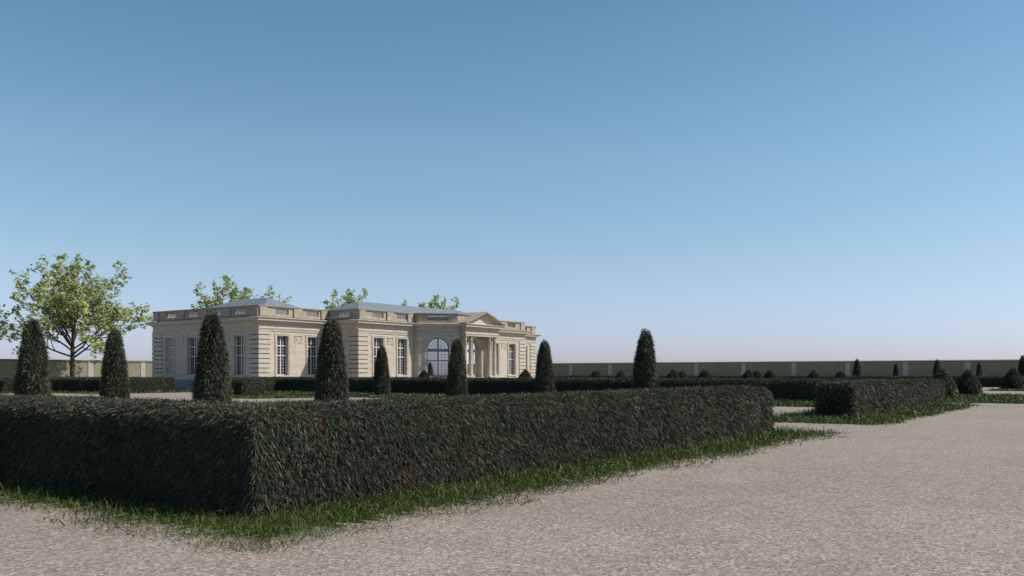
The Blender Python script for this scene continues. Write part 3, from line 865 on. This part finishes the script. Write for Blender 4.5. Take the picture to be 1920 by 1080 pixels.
# floor, ceiling
inn = offset_poly(FPW, -.3)
mb = MB(); mb.face([(x, y, Z_FLOOR) for x, y in inn]); mb.face([(x, y, Z_FLOOR - .1) for x, y in reversed(inn)]); pb(mb, 'floor', M['inside'])
mb = MB(); mb.face([(x, y, 6.35) for x, y in inn]); mb.face([(x, y, 6.55) for x, y in inn]); pb(mb, 'ceiling', M['inside'])
# inner walls so that one cannot see right through everywhere
mb = MB(); mb.box(61.4, 61.6, 66, 80.7, 1.0, 6.3); mb.box(89.3, 89.5, 66, 80.7, 1.0, 6.3); mb.box(62, 89, 71.0, 71.2, 1.0, 6.3); pb(mb, 'inner_wall', M['inside'])

# quoins: courses with open joints, their groove shade painted as dark strips
def quoin(name, cu, cv, su, sv, wu, wv):
    mb = MB(); jm = MB(); pitch = .4365; z = 1.245
    mb_e = .085
    k = 0
    while z < 5.49:
        z1 = min(z + pitch - .07, 5.485)
        x0, x1 = sorted((cu - su * mb_e, cu + su * wu)); y0, y1 = sorted((cv - sv * mb_e, cv + sv * wv))
        mb.box(x0, x1, y0, y1, z, z1)
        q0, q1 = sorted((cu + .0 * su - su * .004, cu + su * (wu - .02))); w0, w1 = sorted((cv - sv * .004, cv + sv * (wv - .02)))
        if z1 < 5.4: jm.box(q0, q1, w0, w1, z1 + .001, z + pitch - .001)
        z += pitch
    q_ = pb(mb, name, M['stone']); pb(jm, 'groove_shade_strip', M['groove_shade'], q_)
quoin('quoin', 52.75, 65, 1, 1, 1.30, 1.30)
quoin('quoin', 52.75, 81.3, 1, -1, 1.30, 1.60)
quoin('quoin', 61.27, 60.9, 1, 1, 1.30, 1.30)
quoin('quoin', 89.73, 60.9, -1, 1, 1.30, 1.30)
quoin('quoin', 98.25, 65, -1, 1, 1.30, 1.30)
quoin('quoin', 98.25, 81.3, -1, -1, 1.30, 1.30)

# entablature
ENT = [(0, 5.5), (.055, 5.5), (.055, 5.60), (.075, 5.605), (.075, 5.70), (.12, 5.73), (.12, 5.78), (.03, 5.785), (.03, 6.27)]
mb = MB(); sweep(mb, FP, ENT); pb(mb, 'architrave', M['stone'])
COR = [(.03, 6.27), (.10, 6.29), (.15, 6.37), (.19, 6.38), (.20, 6.43), (.46, 6.44), (.46, 6.56), (.59, 6.69), (.59, 6.73), (.30, 6.78), (-.4, 6.86)]
mb = MB(); sweep(mb, FP, COR); pb(mb, 'cornice', M['trim'])

# parapet with openings above every window
pc = {i: list(v) for i, v in rw.items()}
pc[1] = [2.0]; pc[4] = [Lc / 2]; pc[6] = [Lc / 2]; pc[9] = [2.1]
PO, PT = -.06, .30
bal = MB(); bal.lathe(0, 0, [(.056, 7.095), (.056, 7.13), (.030, 7.15), (.026, 7.18), (.060, 7.26), (.062, 7.30), (.038, 7.40), (.024, 7.46), (.034, 7.49), (.052, 7.52), (.052, 7.565)], 8)
bal.v = [(x, y, z) for x, y, z in bal.v]; bal_me = bal.mesh('baluster', M['parapet'])
for i in range(NE):
    mb = MB(); hw = .80 if i not in (4, 6) else 1.05
    rr = [(c_ - hw, c_ + hw, 7.10, 7.56) for c_ in pc.get(i, [])]
    wall_grid(mb, FP, i, PO, PT, 6.86, 7.70, rr)
    sec = pb(mb, 'parapet', [M['parapet'], M['parapet']])
    fr = frs[i]
    if i not in (11, 12):
        for c_ in pc.get(i, []):
            nb = 7 if i not in (4, 6) else 8
            for k in range(nb):
                s_ = c_ - hw + (2 * hw) * (k + .5) / nb
                x, y, _ = fr.W(s_, .06 + PT / 2, 0)
                o = link('baluster', bal_me, sec); o.location = (x - OX, y - OY, 0)
        # piers standing proud between the openings
        cs = sorted(pc.get(i, []))
        piers = []
        if len(cs) > 1: piers += [((a + b_) / 2 - .52, (a + b_) / 2 + .52) for a, b_ in zip(cs, cs[1:])]
        if cs and i in (0, 2, 8, 10, 13):
            piers += [(.0, .95), (fr.L - .95, fr.L + .0)]
        for a, b_ in piers:
            mb = MB(); fr.box(mb, a + (.1 if a == 0 else 0), b_ - (.1 if abs(b_ - fr.L) < .01 else 0), -.075, .055, 6.862, 7.695)
            pb(mb, 'pier', M['parapet'], sec)
mb = MB(); rg = sweep(mb, FP, [(PO - PT - .04, 7.70), (.045, 7.70), (.045, 7.74), (.09, 7.77), (.09, 7.83), (PO - PT - .06, 7.835), (PO - PT - .04, 7.70)]); pb(mb, 'coping', M['parapet'])

# roofs
def hip(name, x0, x1, y0, y1, ze, zr, mono=None):
    mb = MB(); w = min(x1 - x0, y1 - y0) / 2
    if x1 - x0 > y1 - y0: r0, r1 = (x0 + w, (y0 + y1) / 2, zr), (x1 - w, (y0 + y1) / 2, zr)
    else: r0, r1 = ((x0 + x1) / 2, y0 + w, zr), ((x0 + x1) / 2, y1 - w, zr)
    a, b_, c, d = (x0, y0, ze), (x1, y0, ze), (x1, y1, ze), (x0, y1, ze)
    if x1 - x0 > y1 - y0:
        mb.face([a, b_, r1, r0]); mb.face([b_, c, r1]); mb.face([c, d, r0, r1]); mb.face([d, a, r0])
    else:
        mb.face([a, b_, r0]); mb.face([b_, c, r1, r0]); mb.face([c, d, r1]); mb.face([d, a, r0, r1])
    mb.face([d, c, b_, a])
    # standing seams
    pb(mb, name, M['zinc'])
hip('roof', 53.6, 63.4, 65.8, 80.5, 7.06, 9.15)
hip('roof', 62.05, 88.95, 61.65, 71.5, 7.07, 9.15)
hip('roof', 87.4, 97.65, 65.6, 80.8, 7.15, 9.15)
mb = MB(); mb.box(54, 97, 66, 80.5, 6.9, 7.05); mb.box(62, 89, 62, 66, 6.895, 7.045)
mb.hexa([(x, y, z) for z in (6.89, 7.5) for x, y in ((70.2, 60.9), (72.6, 58.2), (78.4, 58.2), (80.8, 60.9))]); pb(mb, 'flat_roof', M['zinc'])

# portico
PU0, PU1, PV = 72.62, 78.38, 56.72
path = [(PU0, 57.36), (PU0, PV), (PU1, PV), (PU1, 57.36)]
mb = MB(); e = .006
sweep(mb, path, [(o_, z + e) for o_, z in ENT], closed=False)
mb.box(PU0 + .002, PU1 - .002, PV + .002, 57.38, 5.5 + e, 6.3)
mb.box(72.92, 78.08, 57.385, 57.89, 5.51, 5.60)
pb(mb, 'portico_beam', M['stone'])
mb = MB(); sweep(mb, path, [(o_, z + e) for o_, z in COR[:-1]] + [(0, 6.84)], closed=False)
pb(mb, 'portico_cornice', M['trim'])
# pediment: tympanum, raking cornices, gable roof running back
cu = 75.5; hwid = (PU1 - PU0) / 2; ov = .58; zb = 6.85; za = 8.12
mb = MB(); y0 = PV + .02
mb.face([(PU0 + .15, y0, zb - .01), (PU1 - .15, y0, zb - .01), (cu, y0, za - .28)])
pb(mb, 'tympanum', M['stone'])
mb = MB()
slope = (za - zb) / (hwid + ov)
for sg in (-1, 1):
    for (o0, o1, t0, t1, yf) in ((0, 0, 0, .10, PV - ov), (0, 0, .10, .20, PV - ov + .13), (0, 0, .20, .32, PV - ov + .36)):
        def P2(x, th): return (cu + sg * x, za - slope * x - th)
        x1 = hwid + ov - (t0 / slope if t0 else 0) * .9
        a = P2(0, t0); b_ = P2(x1, t0); c = P2(max(.1, x1 - (t1 - t0) / slope * .0), t1); d = P2(0, t1)
        ybk = PV + .3
        mb.hexa([(a[0], yf, a[1]), (b_[0], yf, b_[1]), (b_[0], ybk, b_[1]), (a[0], ybk, a[1]),
                 (d[0], yf, d[1] + .001), (c[0], yf, c[1] + .001), (c[0], ybk, c[1] + .001), (d[0], ybk, d[1] + .001)])
pb(mb, 'raking_cornice', M['trim'])
mb = MB()
for sg in (-1, 1):
    a = (cu, PV - ov - .03, za + .02); b_ = (cu + sg * (hwid + ov + .06), PV - ov - .03, za + .02 - slope * (hwid + ov + .06))
    a2 = (a[0], 62.0, a[2]); b2 = (b_[0], 58.2, b_[2])
    top = [a, b_, b2, a2]
    mb.hexa([(x, y, z - .05) for x, y, z in top] + top)
pb(mb, 'pediment_roof', M['parapet'])
# columns
col_prof = [(.29, 1.40), (.29, 1.47), (.25, 1.49), (.24, 1.52), (.275, 1.55), (.27, 1.60), (.225, 1.63), (.222, 1.7), (.222, 2.8), (.214, 3.8), (.190, 5.13), (.205, 5.15), (.205, 5.18), (.190, 5.19), (.190, 5.27),
            (.205, 5.28), (.24, 5.34), (.255, 5.38)]
cm = MB(); cm.lathe(0, 0, col_prof, 24); cm.box(-.27, .27, -.27, .27, 5.382, 5.497); cm.box(-.31, .31, -.31, .31, 1.26, 1.398)
col_me = cm.mesh('column', M['stone'])
for cu_ in (72.93, 73.85, 77.15, 78.07):
    o = link('column', col_me, PAL); o.location = (cu_ - OX, 57.02 - OY, 0)
mb = MB()
for a, b_ in ((72.5, 74.25), (76.75, 78.5)): mb.box(a, b_, 56.62, 57.3, 1.0, 1.258)
pb(mb, 'pedestal', M['trim'])
mb = MB(); mb.box(70.9, 80.1, 56.0, 57.28, .018, 1.0); mb.box(72.92, 78.08, 57.283, 57.80, .5, 1.2)
for k in range(5): mb.box(71.3, 79.7, 56.0 - .34 * (k + 1), 56.0 - .34 * k, .016, 1.0 - .17 * (k + 1))
pb(mb, 'steps', M['trim'])

# ------------------------------------------------------------------ light and sky
SUN = Vector((.674, -1.0, 1.2)).normalized()
sun = bpy.data.lights.new('sun', 'SUN'); sun.energy = 4.9; sun.angle = R(.5); sun.color = (1.0, .93, .84)
so = bpy.data.objects.new('sun', sun); COL.objects.link(so)
so.rotation_euler = SUN.to_track_quat('Z', 'Y').to_euler(); so.location = (30, -30, 60)
w = bpy.data.worlds.new('World'); sc.world = w; w.use_nodes = True
nt = w.node_tree; bg = nt.nodes['Background']
sky = nt.nodes.new('ShaderNodeTexSky'); sky.sky_type = 'NISHITA'; sky.sun_disc = False
sky.sun_elevation = math.asin(SUN.z); sky.sun_rotation = math.atan2(SUN.x, SUN.y)
sky.altitude = 0; sky.air_density = 1.0; sky.dust_density = .6; sky.ozone_density = 1.0
tc = nt.nodes.new('ShaderNodeTexCoord'); sx = nt.nodes.new('ShaderNodeSeparateXYZ'); nt.links.new(tc.outputs['Generated'], sx.inputs[0])
sr = ramp(nt, [(0, (1.0, 1.06, 1.62)), (.03, (1.0, 1.07, 1.60)), (.12, (1.09, 1.19, 1.29)), (.235, (1.08, 1.29, 1.30)), (.365, (.90, 1.22, 1.22)), (.6, (.46, .72, .88)), (1, (.24, .46, .70))])
nt.links.new(sx.outputs[2], sr.inputs[0])
# colour ramps clamp at 1 in some builds: store halved, multiply back
for e_ in sr.color_ramp.elements: e_.color = (e_.color[0] / 2, e_.color[1] / 2, e_.color[2] / 2, 1)
vm = nt.nodes.new('ShaderNodeVectorMath'); vm.operation = 'MULTIPLY'; nt.links.new(sky.outputs[0], vm.inputs[0]); nt.links.new(sr.outputs[0], vm.inputs[1])
vs = nt.nodes.new('ShaderNodeVectorMath'); vs.operation = 'SCALE'; vs.inputs['Scale'].default_value = 2; nt.links.new(vm.outputs[0], vs.inputs[0])
nt.links.new(vs.outputs[0], bg.inputs[0]); bg.inputs[1].default_value = .097

# ------------------------------------------------------------------ camera
cam = bpy.data.cameras.new('camera'); co = bpy.data.objects.new('camera', cam); COL.objects.link(co)
cam.sensor_width = 36; cam.lens = 36 * F_PX / 1920; cam.shift_y = (HZ - 540) / 1920
cam.clip_start = .1; cam.clip_end = 5000
co.location = (0, 0, CAM_H); co.rotation_euler = (R(90), 0, YAW - R(90))
sc.camera = co
sc.view_settings.view_transform = 'Standard'; sc.view_settings.look = 'None'; sc.view_settings.exposure = 0; sc.view_settings.gamma = 1
sc.cycles.max_bounces = 6; sc.cycles.transparent_max_bounces = 12
print('LEAVES', LEAFCOUNT[0])
